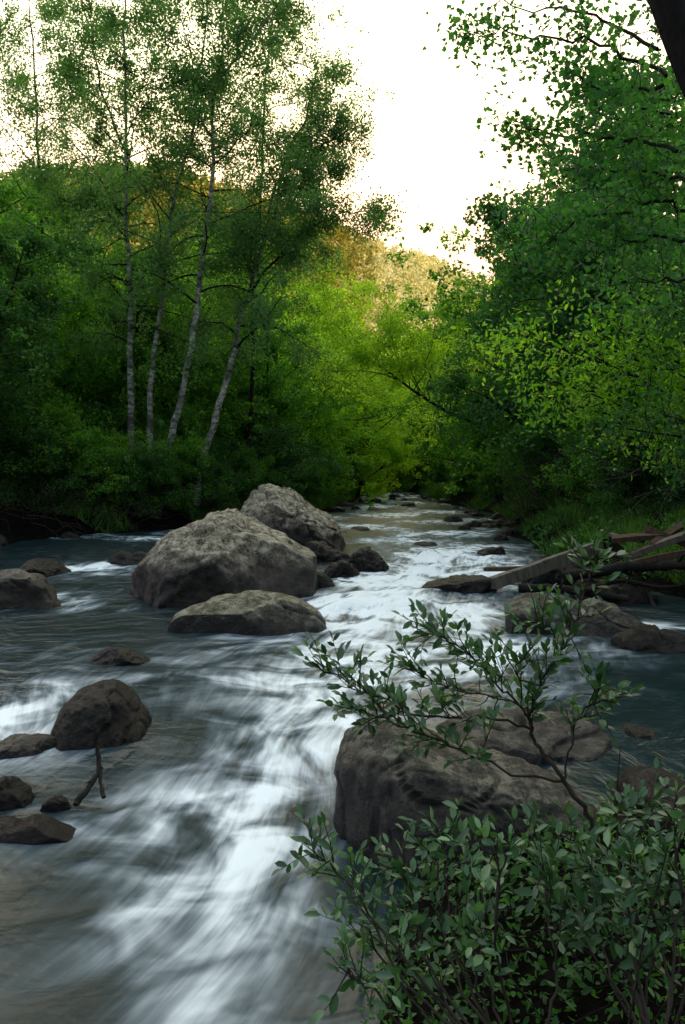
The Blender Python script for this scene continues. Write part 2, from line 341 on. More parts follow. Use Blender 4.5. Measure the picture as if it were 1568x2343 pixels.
foam_glint=foam_glint+0.08*sst(0,1,vnoise(WX*1.2,WY*1.6,1.2,44)*2)+.03
foam_glint=foam_glint+sst(13,20,WY)*0.40*sst(.05,.4,vnoise(WX*1.5,WY*.8,1.3,45))  # far patches also paint the sky's bright highlights onto the water
foam_glint*= (0.82+0.4*vnoise(T*4,WY*1.5,1.0,5))
foam_glint*= 1-.75*sst(1.5,2.3,WX)*sst(7,6.2,WY)
Z=wlevel(WY,WX)
amp=0.008+0.05*np.clip(foam_glint,0,1)*sst(5,7,WY)+.006*np.clip(foam_glint,0,1)
Z=Z+amp*(vnoise(T*6,WY*2.0,1.0,6)+0.4*vnoise(T*14,WY*3,1.0,7)+1.0*vnoise(WX*2,WY*4,1.0,8))
for (bx,by,sx,sy,a) in [(.35,9.1,.6,.5,.09),(-.35,4.6,.5,.5,.03),(.9,9.9,.5,.4,.06),(-.9,5.7,.5,.4,.04),(-1.35,4.9,.4,.35,.06)]:
    Z=Z+a*np.exp(-((WX-bx)/sx)**2-((WY-by)/sy)**2)
wme=grid_mesh('river_water',WX,WY,Z,M_water)
a=wme.attributes.new('foam_glint','FLOAT','POINT'); a.data.foreach_set('value',np.clip(foam_glint,0,1.2).astype(np.float32).ravel())
a=wme.attributes.new('flow','FLOAT_VECTOR','POINT'); a.data.foreach_set('vector',np.stack([T+0.16*vnoise(WX,WY,1.6,9)+.04*vnoise(WX,WY,4,10),WY+.3*vnoise(WX,WY,1.5,12),0*T],-1).astype(np.float32).ravel())
obj('river_water',wme,kind='structure',label='silky white and teal rushing stream water',cat='river')

# ------------------------------------------------------------- rocks
import bmesh
_ico={}
def ico(sub):
    if sub not in _ico:
        bm=bmesh.new(); bmesh.ops.create_icosphere(bm,subdivisions=sub,radius=1.0)
        V=np.array([v.co[:] for v in bm.verts]); F=np.array([[v.index for v in f.verts] for f in bm.faces]); bm.free(); _ico[sub]=(V,F)
    return _ico[sub]
def rock(name,sil,d,depth,mat,label,sub=5,rough=0.05,seed=0,py=2.4,yaw=0.0,skew=0.0,group=None,cuts=9,sink=0.15):
    P=[from_px(u,v,d) for u,v in sil]
    zm=(max(p.z for p in P)+min(p.z for p in P))/2
    for p in P:
        if p.z<zm: p.z-=sink
    cx=(max(p.x for p in P)+min(p.x for p in P))/2; cz=(max(p.z for p in P)+min(p.z for p in P))/2
    A=[]
    for p in P: A.append((math.atan2(p.z-cz,p.x-cx),math.hypot(p.x-cx,p.z-cz)))
    A.sort(); th=np.array([a for a,_ in A]); R=np.array([r for _,r in A])
    th=np.concatenate([th-2*math.pi,th,th+2*math.pi]); R=np.tile(R,3)
    V,F=ico(sub); V=V.copy()
    t=np.arctan2(V[:,2],V[:,0]); rr=np.interp(t,th,R)
    for dlt in (0.08,-0.08): rr=rr+np.interp(t+dlt,th,R)
    rr/=3
    rho=np.hypot(V[:,0],V[:,2]); yy=V[:,1]
    k=(1-np.abs(yy)**py)**(1/py)/np.maximum(rho,1e-6)
    X=V[:,0]*k*rr; Zz=V[:,2]*k*rr; Yy=yy*depth
    size=(max(p.x for p in P)-min(p.x for p in P))/2
    hz=(max(p.z for p in P)-min(p.z for p in P))/2
    Q=np.stack([X,Yy+skew*Zz,Zz],-1)
    rg=np.random.default_rng(seed+500); half=np.array([size,depth,hz])
    for c in range(cuts):
        nv=rg.normal(size=3); nv[1]=-abs(nv[1])*1.3; nv[2]=abs(nv[2])*.8-.1; nv[0]*=.8; nv/=np.linalg.norm(nv)
        w=nv/half; w/=np.linalg.norm(w); dd=Q@w; mx=dd.max(); lim=mx*rg.uniform(.76,.90)
        ex=np.maximum(dd-lim,0); Q=Q-(ex*0.92)[:,None]*w
    s=1.0/size; out=Q.copy(); nn=V
    for i in range(len(Q)):
        q=Vector(Q[i])*s+Vector((seed*7.3,seed*3.1,seed))
        e=noise.fractal(q*1.5,0.8,2.1,4)*rough*1.1 + noise.fractal(q*5.0,0.6,2.0,6)*rough*0.55
        c=abs(noise.noise(q*1.3+Vector((5,9,2))))
        e-=rough*0.9*max(0,0.04-c)/0.04
        out[i]=Q[i]+nn[i]*e*min(size,hz*1.5)
    me=build_mesh(name,out,F.ravel(),np.full(len(F),3),mat)
    o=obj(name,me,loc=(cx,d,cz),label=label,cat='rock',group=group); o.rotation_euler=(0,0,yaw)
    return o
rock('boulder',[(278,1345),(282,1318),(312,1292),(362,1256),(405,1226),(450,1200),(492,1176),(530,1168),(575,1171),(625,1192),(668,1222),(708,1263),(724,1300),(716,1335),(680,1362),(620,1385),(560,1400),(440,1405),(360,1400),(300,1390),(280,1370)],10.2,1.0,M_rock,'huge rounded grey boulder with pale lichen standing in the stream',6,0.06,1,cuts=8,skew=.25,sink=.3)
rock('boulder',[(545,1160),(555,1132),(590,1118),(625,1114),(665,1120),(695,1138),(735,1166),(770,1205),(790,1235),(796,1262),(760,1300),(680,1310),(600,1290),(560,1240),(548,1190)],15.5,1.0,M_rock,'rounded brown boulder resting against the largest one',6,0.07,2,skew=.2)
rock('boulder',[(345,1450),(360,1430),(405,1402),(465,1382),(540,1365),(610,1358),(670,1367),(720,1390),(755,1412),(745,1430),(680,1440),(560,1445),(440,1450),(355,1455)],8.1,0.40,M_rockg,'long low tan rock with black lichen spots at the waterline',6,0.06,3)
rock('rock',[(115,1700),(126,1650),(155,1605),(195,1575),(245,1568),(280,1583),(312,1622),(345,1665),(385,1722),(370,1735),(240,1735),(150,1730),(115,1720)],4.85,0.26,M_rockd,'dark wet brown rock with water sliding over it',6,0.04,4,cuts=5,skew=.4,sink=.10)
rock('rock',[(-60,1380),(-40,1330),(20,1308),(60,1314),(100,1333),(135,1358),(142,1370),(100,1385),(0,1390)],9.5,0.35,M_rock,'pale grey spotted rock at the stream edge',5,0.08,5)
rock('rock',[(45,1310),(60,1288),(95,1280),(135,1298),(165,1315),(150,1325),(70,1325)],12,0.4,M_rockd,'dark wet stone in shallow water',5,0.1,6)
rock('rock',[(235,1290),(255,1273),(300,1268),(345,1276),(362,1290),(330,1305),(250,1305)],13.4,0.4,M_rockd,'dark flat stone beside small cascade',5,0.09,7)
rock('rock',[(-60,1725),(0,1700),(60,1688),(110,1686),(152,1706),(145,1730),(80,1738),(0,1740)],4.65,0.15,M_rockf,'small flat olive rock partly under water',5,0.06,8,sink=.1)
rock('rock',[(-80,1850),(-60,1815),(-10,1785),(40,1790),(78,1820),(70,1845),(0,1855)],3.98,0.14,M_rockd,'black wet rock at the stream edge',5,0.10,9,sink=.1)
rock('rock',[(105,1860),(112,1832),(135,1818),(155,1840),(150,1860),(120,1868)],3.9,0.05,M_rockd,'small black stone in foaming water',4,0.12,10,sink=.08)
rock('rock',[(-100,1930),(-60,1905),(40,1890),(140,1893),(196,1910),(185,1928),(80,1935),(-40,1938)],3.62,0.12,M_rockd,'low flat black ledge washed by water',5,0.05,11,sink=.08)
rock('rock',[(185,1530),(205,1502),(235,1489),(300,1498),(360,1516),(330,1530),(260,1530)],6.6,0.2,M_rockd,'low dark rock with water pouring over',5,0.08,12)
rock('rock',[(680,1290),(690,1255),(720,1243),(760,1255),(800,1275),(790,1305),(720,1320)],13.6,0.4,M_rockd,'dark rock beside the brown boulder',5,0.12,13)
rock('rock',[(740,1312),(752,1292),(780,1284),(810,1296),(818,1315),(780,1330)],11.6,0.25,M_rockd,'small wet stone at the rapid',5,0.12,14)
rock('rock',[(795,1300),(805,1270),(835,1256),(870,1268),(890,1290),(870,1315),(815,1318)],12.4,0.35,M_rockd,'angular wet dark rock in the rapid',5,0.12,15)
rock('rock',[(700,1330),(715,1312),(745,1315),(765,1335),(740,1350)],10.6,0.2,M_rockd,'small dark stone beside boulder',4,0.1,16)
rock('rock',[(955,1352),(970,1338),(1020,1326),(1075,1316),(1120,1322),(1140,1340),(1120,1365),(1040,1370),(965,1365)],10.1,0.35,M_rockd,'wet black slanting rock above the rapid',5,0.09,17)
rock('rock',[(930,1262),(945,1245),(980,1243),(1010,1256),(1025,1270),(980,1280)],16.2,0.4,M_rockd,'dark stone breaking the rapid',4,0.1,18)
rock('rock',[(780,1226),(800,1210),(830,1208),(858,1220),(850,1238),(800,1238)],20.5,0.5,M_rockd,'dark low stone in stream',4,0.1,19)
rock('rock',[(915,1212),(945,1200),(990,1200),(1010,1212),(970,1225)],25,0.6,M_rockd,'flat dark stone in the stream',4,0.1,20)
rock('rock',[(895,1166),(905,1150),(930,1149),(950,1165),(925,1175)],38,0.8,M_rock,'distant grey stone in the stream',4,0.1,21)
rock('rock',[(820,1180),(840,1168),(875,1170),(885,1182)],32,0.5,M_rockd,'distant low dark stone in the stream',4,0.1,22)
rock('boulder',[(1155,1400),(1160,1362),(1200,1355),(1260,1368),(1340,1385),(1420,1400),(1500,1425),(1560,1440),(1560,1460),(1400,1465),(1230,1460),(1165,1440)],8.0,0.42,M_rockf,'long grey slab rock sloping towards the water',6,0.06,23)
rock('boulder',[(1320,1400),(1330,1345),(1390,1325),(1450,1335),(1500,1380),(1540,1420),(1420,1450)],9.6,0.6,M_rockd,'dark shadowed boulder against the undercut bank',5,0.1,24)
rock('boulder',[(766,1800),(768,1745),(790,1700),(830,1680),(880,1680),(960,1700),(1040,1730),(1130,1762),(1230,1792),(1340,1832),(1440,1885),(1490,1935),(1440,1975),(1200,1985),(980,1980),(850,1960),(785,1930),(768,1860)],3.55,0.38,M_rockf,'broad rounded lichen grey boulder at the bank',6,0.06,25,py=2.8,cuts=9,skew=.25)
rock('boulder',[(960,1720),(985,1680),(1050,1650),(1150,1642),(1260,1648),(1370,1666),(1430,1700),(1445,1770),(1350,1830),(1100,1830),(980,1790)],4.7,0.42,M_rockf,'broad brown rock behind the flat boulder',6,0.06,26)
rock('rock',[(1380,1750),(1400,1690),(1450,1670),(1520,1690),(1600,1740),(1560,1820),(1420,1820)],4.8,0.3,M_rockd,'dark wet rock beside the bank',5,0.1,27)
rock('rock',[(1420,1850),(1450,1790),(1520,1780),(1600,1820),(1620,1900),(1500,1930)],3.3,0.3,M_rockd,'dark rock under the willow branches',5,0.1,28)
rock('rock',[(1180,1330),(1200,1300),(1260,1292),(1320,1305),(1340,1335),(1260,1350)],10.9,0.4,M_rockd,'dark rock beneath the fallen plank',5,0.12,32)
rock('rock',[(1400,1470),(1440,1448),(1520,1452),(1600,1470),(1560,1495),(1440,1495)],7.2,0.3,M_rockd,'black stone beside the slab rock',5,0.1,33)
for i in range(60):
    y=random.choice([random.uniform(9,30),random.uniform(14,60)]); side=random.random()<.4
    x=(float(bankL(y))+random.uniform(-.4,.7)) if side else (float(bankR(y))+random.uniform(-.9,.3))
    if i>=40: y=random.uniform(17,62); x=random.uniform(float(bankL(y))+.5,float(bankR(y))-.4)
    w=random.uniform(.15,.45); u0=784+x/y*FOC; v0=1100+(1.5-float(wlevel(y))-w*.08)/y*FOC; pw=w/y*FOC
    if u0<-50 or u0>1620: continue
    rock('stone',[(u0+pw*math.cos(a)*random.uniform(.8,1.1),v0+pw*.45*math.sin(a)*random.uniform(.8,1.1)) for a in np.arange(0,6.2,.7)],y,w*.8,M_rockd,'rounded stone along the stream margin' if i<40 else 'small dark stone breaking the stream surface',4,0.12,40+i,group='stones along the stream margin')

# ------------------------------------------------------------- trees
def limb_tree(tb,cl,trunk,rad,nb,blen,t0,up,sub=4,wob=.16,grav=-.02,bias=None,lenf=None,sides=5):
    n=len(trunk); g=random.uniform(0,6)
    for i in range(nb):
        t=t0+(1-t0)*(i+random.random())/nb; f=t*(n-1); k=min(int(f),n-2); p=trunk[k].lerp(trunk[k+1],f-k); r=rad[k]
        g+=2.4+random.uniform(-.4,.4)
        L=blen*(lenf(t) if lenf else 1)*random.uniform(.6,1.3)
        d=Vector((math.cos(g),math.sin(g),up*random.uniform(.3,1.5)))
        if bias: d+=bias
        b=branch(p,d,L,6,wob,grav); tb.add(b,lin(min(r*.5,.018+.02*L),.006,7),sides,False)
        for j in range(sub):
            m=random.randint(2,6); q=b[m]
            d2=(b[m]-b[m-1]).normalized()+rv(.75)
            s=branch(q,d2,L*random.uniform(.25,.5),4,.2,grav*2); tb.add(s,lin(.010,.003,5),3,False)
            cl+= [tuple(s[2]),tuple(s[4])]
        cl.append(tuple(b[-1]))
def tree_type(seed,h,r,zlo,per,leaf,sig,nb,trad,mat):
    random.seed(seed)
    tb=Tubes(); cl=[]
    p=Vector((0,0,0)); d=Vector((random.uniform(-.15,.15),random.uniform(-.15,.15),1))
    tr=branch(p,d,h*.93,10,.07,.02); tr=[Vector((0,0,-.4))]+tr
    rad=lin(trad,.02,len(tr)); tb.add(tr,rad,7)
    for k in range(3):
        s=random.randint(2,4); dd=Vector((random.uniform(-1,1),random.uniform(-1,1),1.5)); b=branch(tr[s],dd,h*random.uniform(.45,.62),7,.12,.03); rb=lin(trad*.55,.015,8); tb.add(b,rb,6,False)
        limb_tree(tb,cl,b,rb,nb//3,r*.6,.2,.5,5)
    limb_tree(tb,cl,tr,rad,nb,r,zlo/h,.55,5,lenf=lambda t:random.choice([.7,1.0,1.15])*(.45+1.0*math.sin(math.pi*min(1,max(0,(t-.02)))**.8)*.75) if t<.97 else .4)
    T=tb.mesh('trunk',M_bark); C=cluster_leaves('crown',cl,per,sig,leaf,mat)
    return T,C,h
TYPES=[tree_type(101,8.5,2.6,1.2,50,.125,.145,38,.14,M_mid),
       tree_type(102,8.0,2.9,.8,50,.12,.145,38,.15,M_mid),
       tree_type(103,9.5,2.4,2.0,52,.12,.145,36,.13,M_mid)]
BUSH=[tree_type(111,2.6,1.3,.15,36,.085,.11,20,.04,M_dark),tree_type(112,3.4,1.5,.2,36,.09,.12,22,.05,M_dark)]
def place(kind,T,x,y,scale,mat,label,cat,group,rot=None,lean=(0,0),z=None):
    if (abs(x)-2.7*scale)/y>.45: return
    e=obj(kind,None,loc=(x,y,float(gheight(x,y)) if z is None else z),label=label,cat=cat,group=group)
    e.rotation_euler=(lean[0],lean[1],random.uniform(0,6.28) if rot is None else rot); e.scale=(scale,scale,scale)
    obj('trunk' if kind=='tree' else 'stem',T[0],e)
    c=obj('crown' if kind=='tree' else 'foliage',T[1],e)
    c.material_slots[0].link='OBJECT'; c.material_slots[0].material=mat
    return e
random.seed(5)
LT={'d':'dark leafy tree crowding the shaded stream bank','m':'green alder tree on the wooded bank','l':'tree on the valley floor, brightness put into its lime green leaf colour','y':'tree above the stream, sunlight put into its yellow-green leaf colour','t':'deep green leafy tree leaning over the stream'}
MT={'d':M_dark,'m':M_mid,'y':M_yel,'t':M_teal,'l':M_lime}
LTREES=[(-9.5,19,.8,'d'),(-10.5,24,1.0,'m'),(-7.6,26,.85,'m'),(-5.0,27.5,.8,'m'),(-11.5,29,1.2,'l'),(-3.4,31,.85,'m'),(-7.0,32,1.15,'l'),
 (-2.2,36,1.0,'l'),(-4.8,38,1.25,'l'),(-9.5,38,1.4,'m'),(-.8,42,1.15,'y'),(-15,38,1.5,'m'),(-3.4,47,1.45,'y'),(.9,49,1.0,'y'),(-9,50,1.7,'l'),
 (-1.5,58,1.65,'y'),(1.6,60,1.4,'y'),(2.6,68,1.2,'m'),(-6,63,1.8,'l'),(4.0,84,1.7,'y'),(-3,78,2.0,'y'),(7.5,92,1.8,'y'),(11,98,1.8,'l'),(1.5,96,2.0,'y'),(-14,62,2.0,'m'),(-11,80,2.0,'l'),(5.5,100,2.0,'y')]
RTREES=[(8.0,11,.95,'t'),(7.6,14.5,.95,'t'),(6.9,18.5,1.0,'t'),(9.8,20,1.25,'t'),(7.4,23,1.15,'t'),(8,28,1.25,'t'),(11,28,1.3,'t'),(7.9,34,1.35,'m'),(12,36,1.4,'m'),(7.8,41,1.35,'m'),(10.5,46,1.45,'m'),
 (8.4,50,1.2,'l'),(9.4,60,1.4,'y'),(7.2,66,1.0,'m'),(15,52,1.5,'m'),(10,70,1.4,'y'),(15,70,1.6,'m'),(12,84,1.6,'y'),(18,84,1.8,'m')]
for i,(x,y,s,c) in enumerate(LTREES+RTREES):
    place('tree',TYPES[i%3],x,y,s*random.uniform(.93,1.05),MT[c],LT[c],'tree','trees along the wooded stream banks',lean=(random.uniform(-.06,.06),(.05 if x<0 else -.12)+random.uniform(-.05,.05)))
for i in range(44):
    if i%2: y=random.uniform(22.5,62); x=float(bankL(y))-random.uniform(.3,2.2)
    else: y=random.uniform(16,60); x=float(bankR(y))+random.uniform(.9,2.4)
    place('shrub',BUSH[random.randint(0,1)],x,y,random.uniform(.5,1.0),random.choice([M_dark,M_mid,M_dark,M_mid] if y>32 else [M_dark,M_mid,M_teal]),'dense green shrub at the stream bank','shrub','shrubs along the stream banks')
for (x,y,s,m) in [(-8.7,19.2,.9,M_dark),(-7.8,20.5,.9,M_mid),(-6.6,20.6,.5,M_dark),(-9.0,22,1.3,M_mid),(-7.1,23.6,1.0,M_dark),(-5.2,24.4,.9,M_mid),(-5.6,21.0,.6,M_mid),(-5.0,20.6,.55,M_dark),(-4.4,21.8,.6,M_mid),(-3.9,22.6,.55,M_dark),(-4.0,24.5,.8,M_dark),(-3.2,25.8,.7,M_mid),(-8.6,25,1.3,M_mid),(-7.2,19.6,.6,M_dark),(-6.2,19.9,.6,M_mid),(-6.3,25,1.0,M_mid),
  (6.8,9.0,1.0,M_teal),(7.2,11.5,1.1,M_dark),(7.6,9.6,1.2,M_teal),(6.3,13.5,.9,M_teal),(6.3,17,1.0,M_dark),(5.9,11,.6,M_dark),(5.4,14.8,.55,M_dark),
  (2.2,66,1.3,M_mid),(3.4,72,1.5,M_mid),(5.2,74,1.4,M_mid),(6.5,70,1.5,M_mid),(3.0,80,2.0,M_mid),(5.8,82,2.2,M_mid),(8,80,2.0,M_mid),(1,76,2,M_lime),(4.6,90,2.6,M_lime),(7,94,2.6,M_mid)]:
    place('shrub',BUSH[random.randint(0,1)],x,y,s,m,'dense green shrub at the stream bank','shrub','shrubs along the stream banks')

BK=1.45
def birch(pts,d,r0,nb,blen,t0,per,label,bias=None,mat=M_birch,seed=1,extra=(),leafmat=M_birchleaf):
    random.seed(seed); d*=BK; blen*=BK*.95
    P=smooth_path([from_px(u+random.uniform(-3,3),v,d+(k*.12)) for k,(u,v) in enumerate(pts)],4)
    P=[p+rv(.014) for p in P]; gz=float(gheight(P[0].x,P[0].y))
    if P[0].z>gz: P=[Vector((P[0].x-.05,P[0].y,gz-.3))]+P
    base=P[0].copy(); e=obj('birch_tree',None,loc=base,label=label,cat='tree',group='white-barked birch trees')
    P=[p-base for p in P]; n=len(P); rad=[r0*(1-.85*(i/(n-1))**.8)*random.uniform(.94,1.06) for i in range(n)]
    tb=Tubes(); cl=[]; tb.add(P,rad,9)
    t2=Tubes()
    limb_tree(t2,cl,P,rad,nb,blen,t0,.7,7,grav=-.08,bias=bias,lenf=lambda t:.5+.7*math.sin(math.pi*t))
    for ex,er,enb,el in extra:
        E=smooth_path([from_px(u,v,dd*BK)-base for u,v,dd in ex],4); E=[p+rv(.04) for p in E]; rr=lin(er,.012,len(E)); t2.add(E,rr,6,False)
        limb_tree(t2,cl,E,rr,enb,el*BK,.15,.5,7,grav=-.08)
    obj('trunk',tb.mesh('birch_trunk',mat),e); obj('limb',t2.mesh('birch_limb',M_bark),e)
    obj('crown',cluster_leaves('birch_crown',cl,per,.165,.082,leafmat,droop=.4,flat=1.0),e)
birch([(300,1100),(298,950),(297,800),(298,650),(290,500),(287,350),(285,200),(284,60),(290,-120)],15.5,.115,40,1.8,.28,54,'straight white birch with slender trunk on the bank',seed=21,
  extra=[([(285,520,16),(230,480,15.7),(170,470,15.4),(110,430,15.2)],.035,6,.8),([(290,360,16.2),(240,230,16),(215,120,16),(200,-20,16)],.04,9,1.0)])
birch([(345,1080),(345,950),(352,820),(372,660),(388,520),(410,420),(440,310),(452,200),(470,60),(480,-100)],15.2,.095,32,1.7,.36,52,'slender grey birch curving gently upward',seed=22)
birch([(325,1150),(372,1050),(405,940),(428,850),(448,720),(462,600),(478,480),(490,370),(488,270),(500,190),(545,130),(610,50),(690,-60)],14.6,.115,32,1.3,.36,52,'leaning white birch with dark twisted upper trunk',seed=23)
birch([(452,1090),(485,980),(512,900),(535,800),(552,730),(575,650),(605,560),(640,495),(690,440),(740,405)],15.5,.12,28,1.4,.34,52,'leaning birch with branches reaching over the stream',seed=24,
  extra=[([(605,560,16.5),(640,400,16.8),(690,290,17),(720,200,17),(715,120,17)],.05,15,1.1),([(560,690,16),(660,560,15.5),(760,500,15.2),(850,480,15)],.04,12,.8),([(640,400,16.8),(740,330,16.6),(820,290,16.4)],.035,11,.8)])
birch([(575,1080),(572,950),(578,800),(580,650),(590,500),(600,350),(610,200),(620,50),(630,-100)],18.5,.10,38,1.8,.34,52,'thin birch rising through the foliage',seed=25,mat=M_bark)
birch([(120,1100),(110,900),(105,700),(95,500),(90,350),(80,200),(70,50),(60,-100)],18,.09,38,1.9,.42,54,'thin birch half hidden in dense foliage',seed=26,mat=M_bark)

def lean_tree():
    random.seed(31); base=Vector((7.4,30,float(gheight(7.4,30))-.2))
    e=obj('tree',None,loc=base,label='dark bare-limbed tree leaning far over the stream',cat='tree')
    tb=Tubes(); cl=[]
    P=smooth_path([Vector((0,0,0)),from_px(1130,1000,29)-base,from_px(1020,940,28)-base,from_px(955,900,27.5)-base,from_px(880,845,27)-base,from_px(815,800,27)-base,from_px(770,740,27)-base],4)
    rad=lin(.08,.015,len(P)); tb.add(P,rad,7)
    limb_tree(tb,cl,P,rad,26,2.6,.25,.9,5)
    Q=smooth_path([from_px(955,900,27.5)-base,from_px(900,865,27)-base,from_px(840,850,26.6)-base,from_px(760,850,26.4)-base],4); tb.add(Q,lin(.035,.01,len(Q)),5)
    limb_tree(tb,cl,Q,lin(.03,.012,len(Q)),8,1.3,.2,.4,4)
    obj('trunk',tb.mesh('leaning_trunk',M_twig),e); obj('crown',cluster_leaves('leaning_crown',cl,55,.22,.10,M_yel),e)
lean_tree()

def maple():
    random.seed(41); base=Vector((3.5,5.4,float(gheight(4.3,5.4))-.3))
    e=obj('maple_tree',None,loc=base,label='dark trunked maple with broad leaves overhanging the stream',cat='tree')
    tb=Tubes(); pts=[]
    tr=smooth_path([Vector((0,0,0)),Vector((3.15,5.15,1.8))-base,Vector((2.65,5.0,3.2))-base,Vector((2.22,4.95,4.0))-base,Vector((1.85,4.9,4.9))-base,Vector((1.4,4.9,6.2))-base],5)
    tb.add(tr,lin(.16,.10,len(tr)),10)
    arms=[([(1530,180,5),(1400,110,5.4),(1280,90,5.8),(1150,70,6),(1060,80,6)],2),([(1560,330,5),(1430,320,5.4),(1320,310,5.8),(1220,300,6),(1190,270,6)],3),
      ([(1590,420,5.1),(1480,400,5.6),(1380,380,6),(1260,390,6.4)],3),([(1600,480,5.2),(1500,470,5.4),(1400,480,5.5),(1290,520,5.6),(1230,570,5.7)],3),
      ([(1520,200,5),(1420,210,5.2),(1340,180,5.4),(1260,160,5.5)],2),([(1610,560,5.3),(1520,540,5.3),(1430,560,5.5),(1350,600,5.6)],2),([(1500,120,5),(1390,50,5.4),(1250,20,5.8),(1120,10,6)],2),
      ([(1640,240,5.2),(1540,260,5.4),(1450,260,5.6),(1360,250,5.8)],3),([(1620,640,5),(1540,640,5.2),(1450,650,5.4)],2),([(1640,340,5.6),(1540,350,5.9),(1420,340,6.2),(1300,350,6.5)],3),
      ([(1660,450,6.6),(1540,440,7),(1400,430,7.4),(1280,440,7.6)],4),([(1660,300,6.6),(1540,280,7),(1440,270,7.4),(1350,300,7.6)],4),([(1660,520,7),(1520,500,7.6),(1380,490,8),(1240,490,8.3),(1150,480,8.5)],5)]
    for A,dens in arms:
        P=smooth_path([from_px(*q)-base for q in A],4); P=[p+rv(.02) for p in P]; tb.add(P,lin(.014,.003,len(P)),5,False)
        for k in range(2,len(P)):
            for j in range(dens):
                if random.random()<.2: continue
                s=branch(P[k],rv(1)+Vector((-.1,0,-.1)),random.uniform(.12,.42),4,.2,-.08); tb.add(s,lin(.004,.002,5),3,False); pts+= [tuple(q) for q in s[1:]]
    obj('trunk',tb.mesh('maple_trunk',M_bark),e)
    C=np.repeat(np.array(pts),6,axis=0); n=len(C); C=C+RNG.normal(size=(n,3))*.06
    obj('crown',leaves('maple_crown',MAPLE,C,rand_dirs(n,-.3),rand_dirs(n,1.0),RNG.uniform(.024,.048,n),M_maple,True),e)
maple()
def sapling(base,tips,label,seed,leaf,mat,per=6):
    random.seed(seed); base=Vector(base); e=obj('sapling',None,loc=base,label=label,cat='tree'); tb=Tubes(); pts=[]
    for t in tips:
        t=from_px(*t)-base; mid=t*.5+Vector((.3,0,.25))+rv(.1); P=smooth_path([Vector((0,0,0)),mid,t],7); tb.add(P,lin(.035,.006,len(P)),5,False)
        for k in range(5,len(P)):
            for j in range(4):
                s=branch(P[k],rv(1)+Vector((-.3,-.1,0)),random.uniform(.2,.7),4,.2,-.05); tb.add(s,lin(.006,.0025,5),3,False); pts+= [tuple(q) for q in s[1:]]
    obj('trunk',tb.mesh('sapling_trunk',M_bark),e)
    C=np.repeat(np.array(pts),per,axis=0); n=len(C); C=C+RNG.normal(size=(n,3))*.10
    obj('crown',leaves('sapling_crown',OVAL,C,rand_dirs(n,-.2),rand_dirs(n,1.0),RNG.uniform(.6,1.2,n)*leaf,mat,True),e)
sapling((5.6,9.3,.9),[(1180,760,8.8),(1130,840,8.6),(1250,740,8.8),(1330,800,8.6),(1420,760,8.6),(1500,820,8.4),(1220,900,8.8),(1350,900,8.7),(1470,680,8.8)],'bright leafed sapling leaning over the water',51,.078,M_lime,5)
sapling((6.0,8.6,.9),[(1540,700,8.0),(1480,600,8.2),(1380,640,8.6),(1520,950,7.8),(1430,980,8.0),(1560,560,8)],'dark leafed sapling on the steep bank',52,.078,M_teal,6)

# ------------------------------------------------------------- hills
RID=[(-260,140,48),(-120,145,55),(-63,150,59),(-50,155,61.5),(-36,160,64),(-24,175,65.5),(-15,190,66.5),(-3,210,69),(10,240,73.5),(34,300,86),(60,330,83),(93,350,78),(150,360,92),(260,360,140)]
RID=np.array(RID,float); sI=np.linspace(0,len(RID)-1,260)
rx,ry,rz=[np.interp(sI,np.arange(len(RID)),RID[:,k]) for k in range(3)]
tI=np.linspace(0,1.6,90)[:,None]
fx0=rx*0.55; fy0=ry*0.48; HX=np.where(tI<=1,fx0+(rx-fx0)*tI,rx+(rx-fx0)*(tI-1)*1.0); HY=np.where(tI<=1,fy0+(ry-fy0)*tI,ry+(ry-fy0)*(tI-1)*1.4)
HZ=np.where(tI<=1,rz*np.clip(tI,0,1)**1.15,rz*(1-(tI-1)*.9))-0.5
HZ=HZ+1.0*vnoise(HX,HY,.10,21)*np.clip(tI*1.5,0,1)+.3*vnoise(HX,HY,.4,22)*np.clip(tI*1.5,0,1)-1.2
obj('hill',grid_mesh('hill',HX,HY,HZ,M_hill),kind='structure',label='steep wooded hillside with sunlight painted into its golden ridge',cat='hill')
r=RNG.integers(20,62,7500); c=RNG.integers(0,260,7500)
TP=np.stack([HX[r,c],HY[r,c],HZ[r,c]],-1)+RNG.normal(size=(7500,3))*[1.2,1.2,.1]
keep=(TP[:,0]<110)&(TP[:,0]>-100); TP=TP[keep]
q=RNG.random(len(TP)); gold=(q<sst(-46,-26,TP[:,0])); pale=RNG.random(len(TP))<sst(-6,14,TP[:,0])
for nm,sel,mt,lb,sc in (('hillside_forest',gold&~pale,M_hillleaf,'distant woodland canopy covering the hillside, sunlight put into its golden colour',1.0),('hillside_forest',gold&pale,M_hillpale,'scrub woodland on the far ridge, haze put into its pale colour',.75),('hillside_forest',~gold,M_hillgreen,'distant dark green woodland canopy on the hillside',1.0)):
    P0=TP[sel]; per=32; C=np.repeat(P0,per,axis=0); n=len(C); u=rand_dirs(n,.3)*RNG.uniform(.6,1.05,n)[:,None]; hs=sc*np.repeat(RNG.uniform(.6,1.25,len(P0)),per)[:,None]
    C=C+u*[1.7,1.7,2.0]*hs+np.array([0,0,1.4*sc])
    obj(nm,leaves(nm,KITE,C,rand_dirs(n),rand_dirs(n,.8),RNG.uniform(.6,1.2,n),mt),kind='stuff',label=lb,cat='forest')

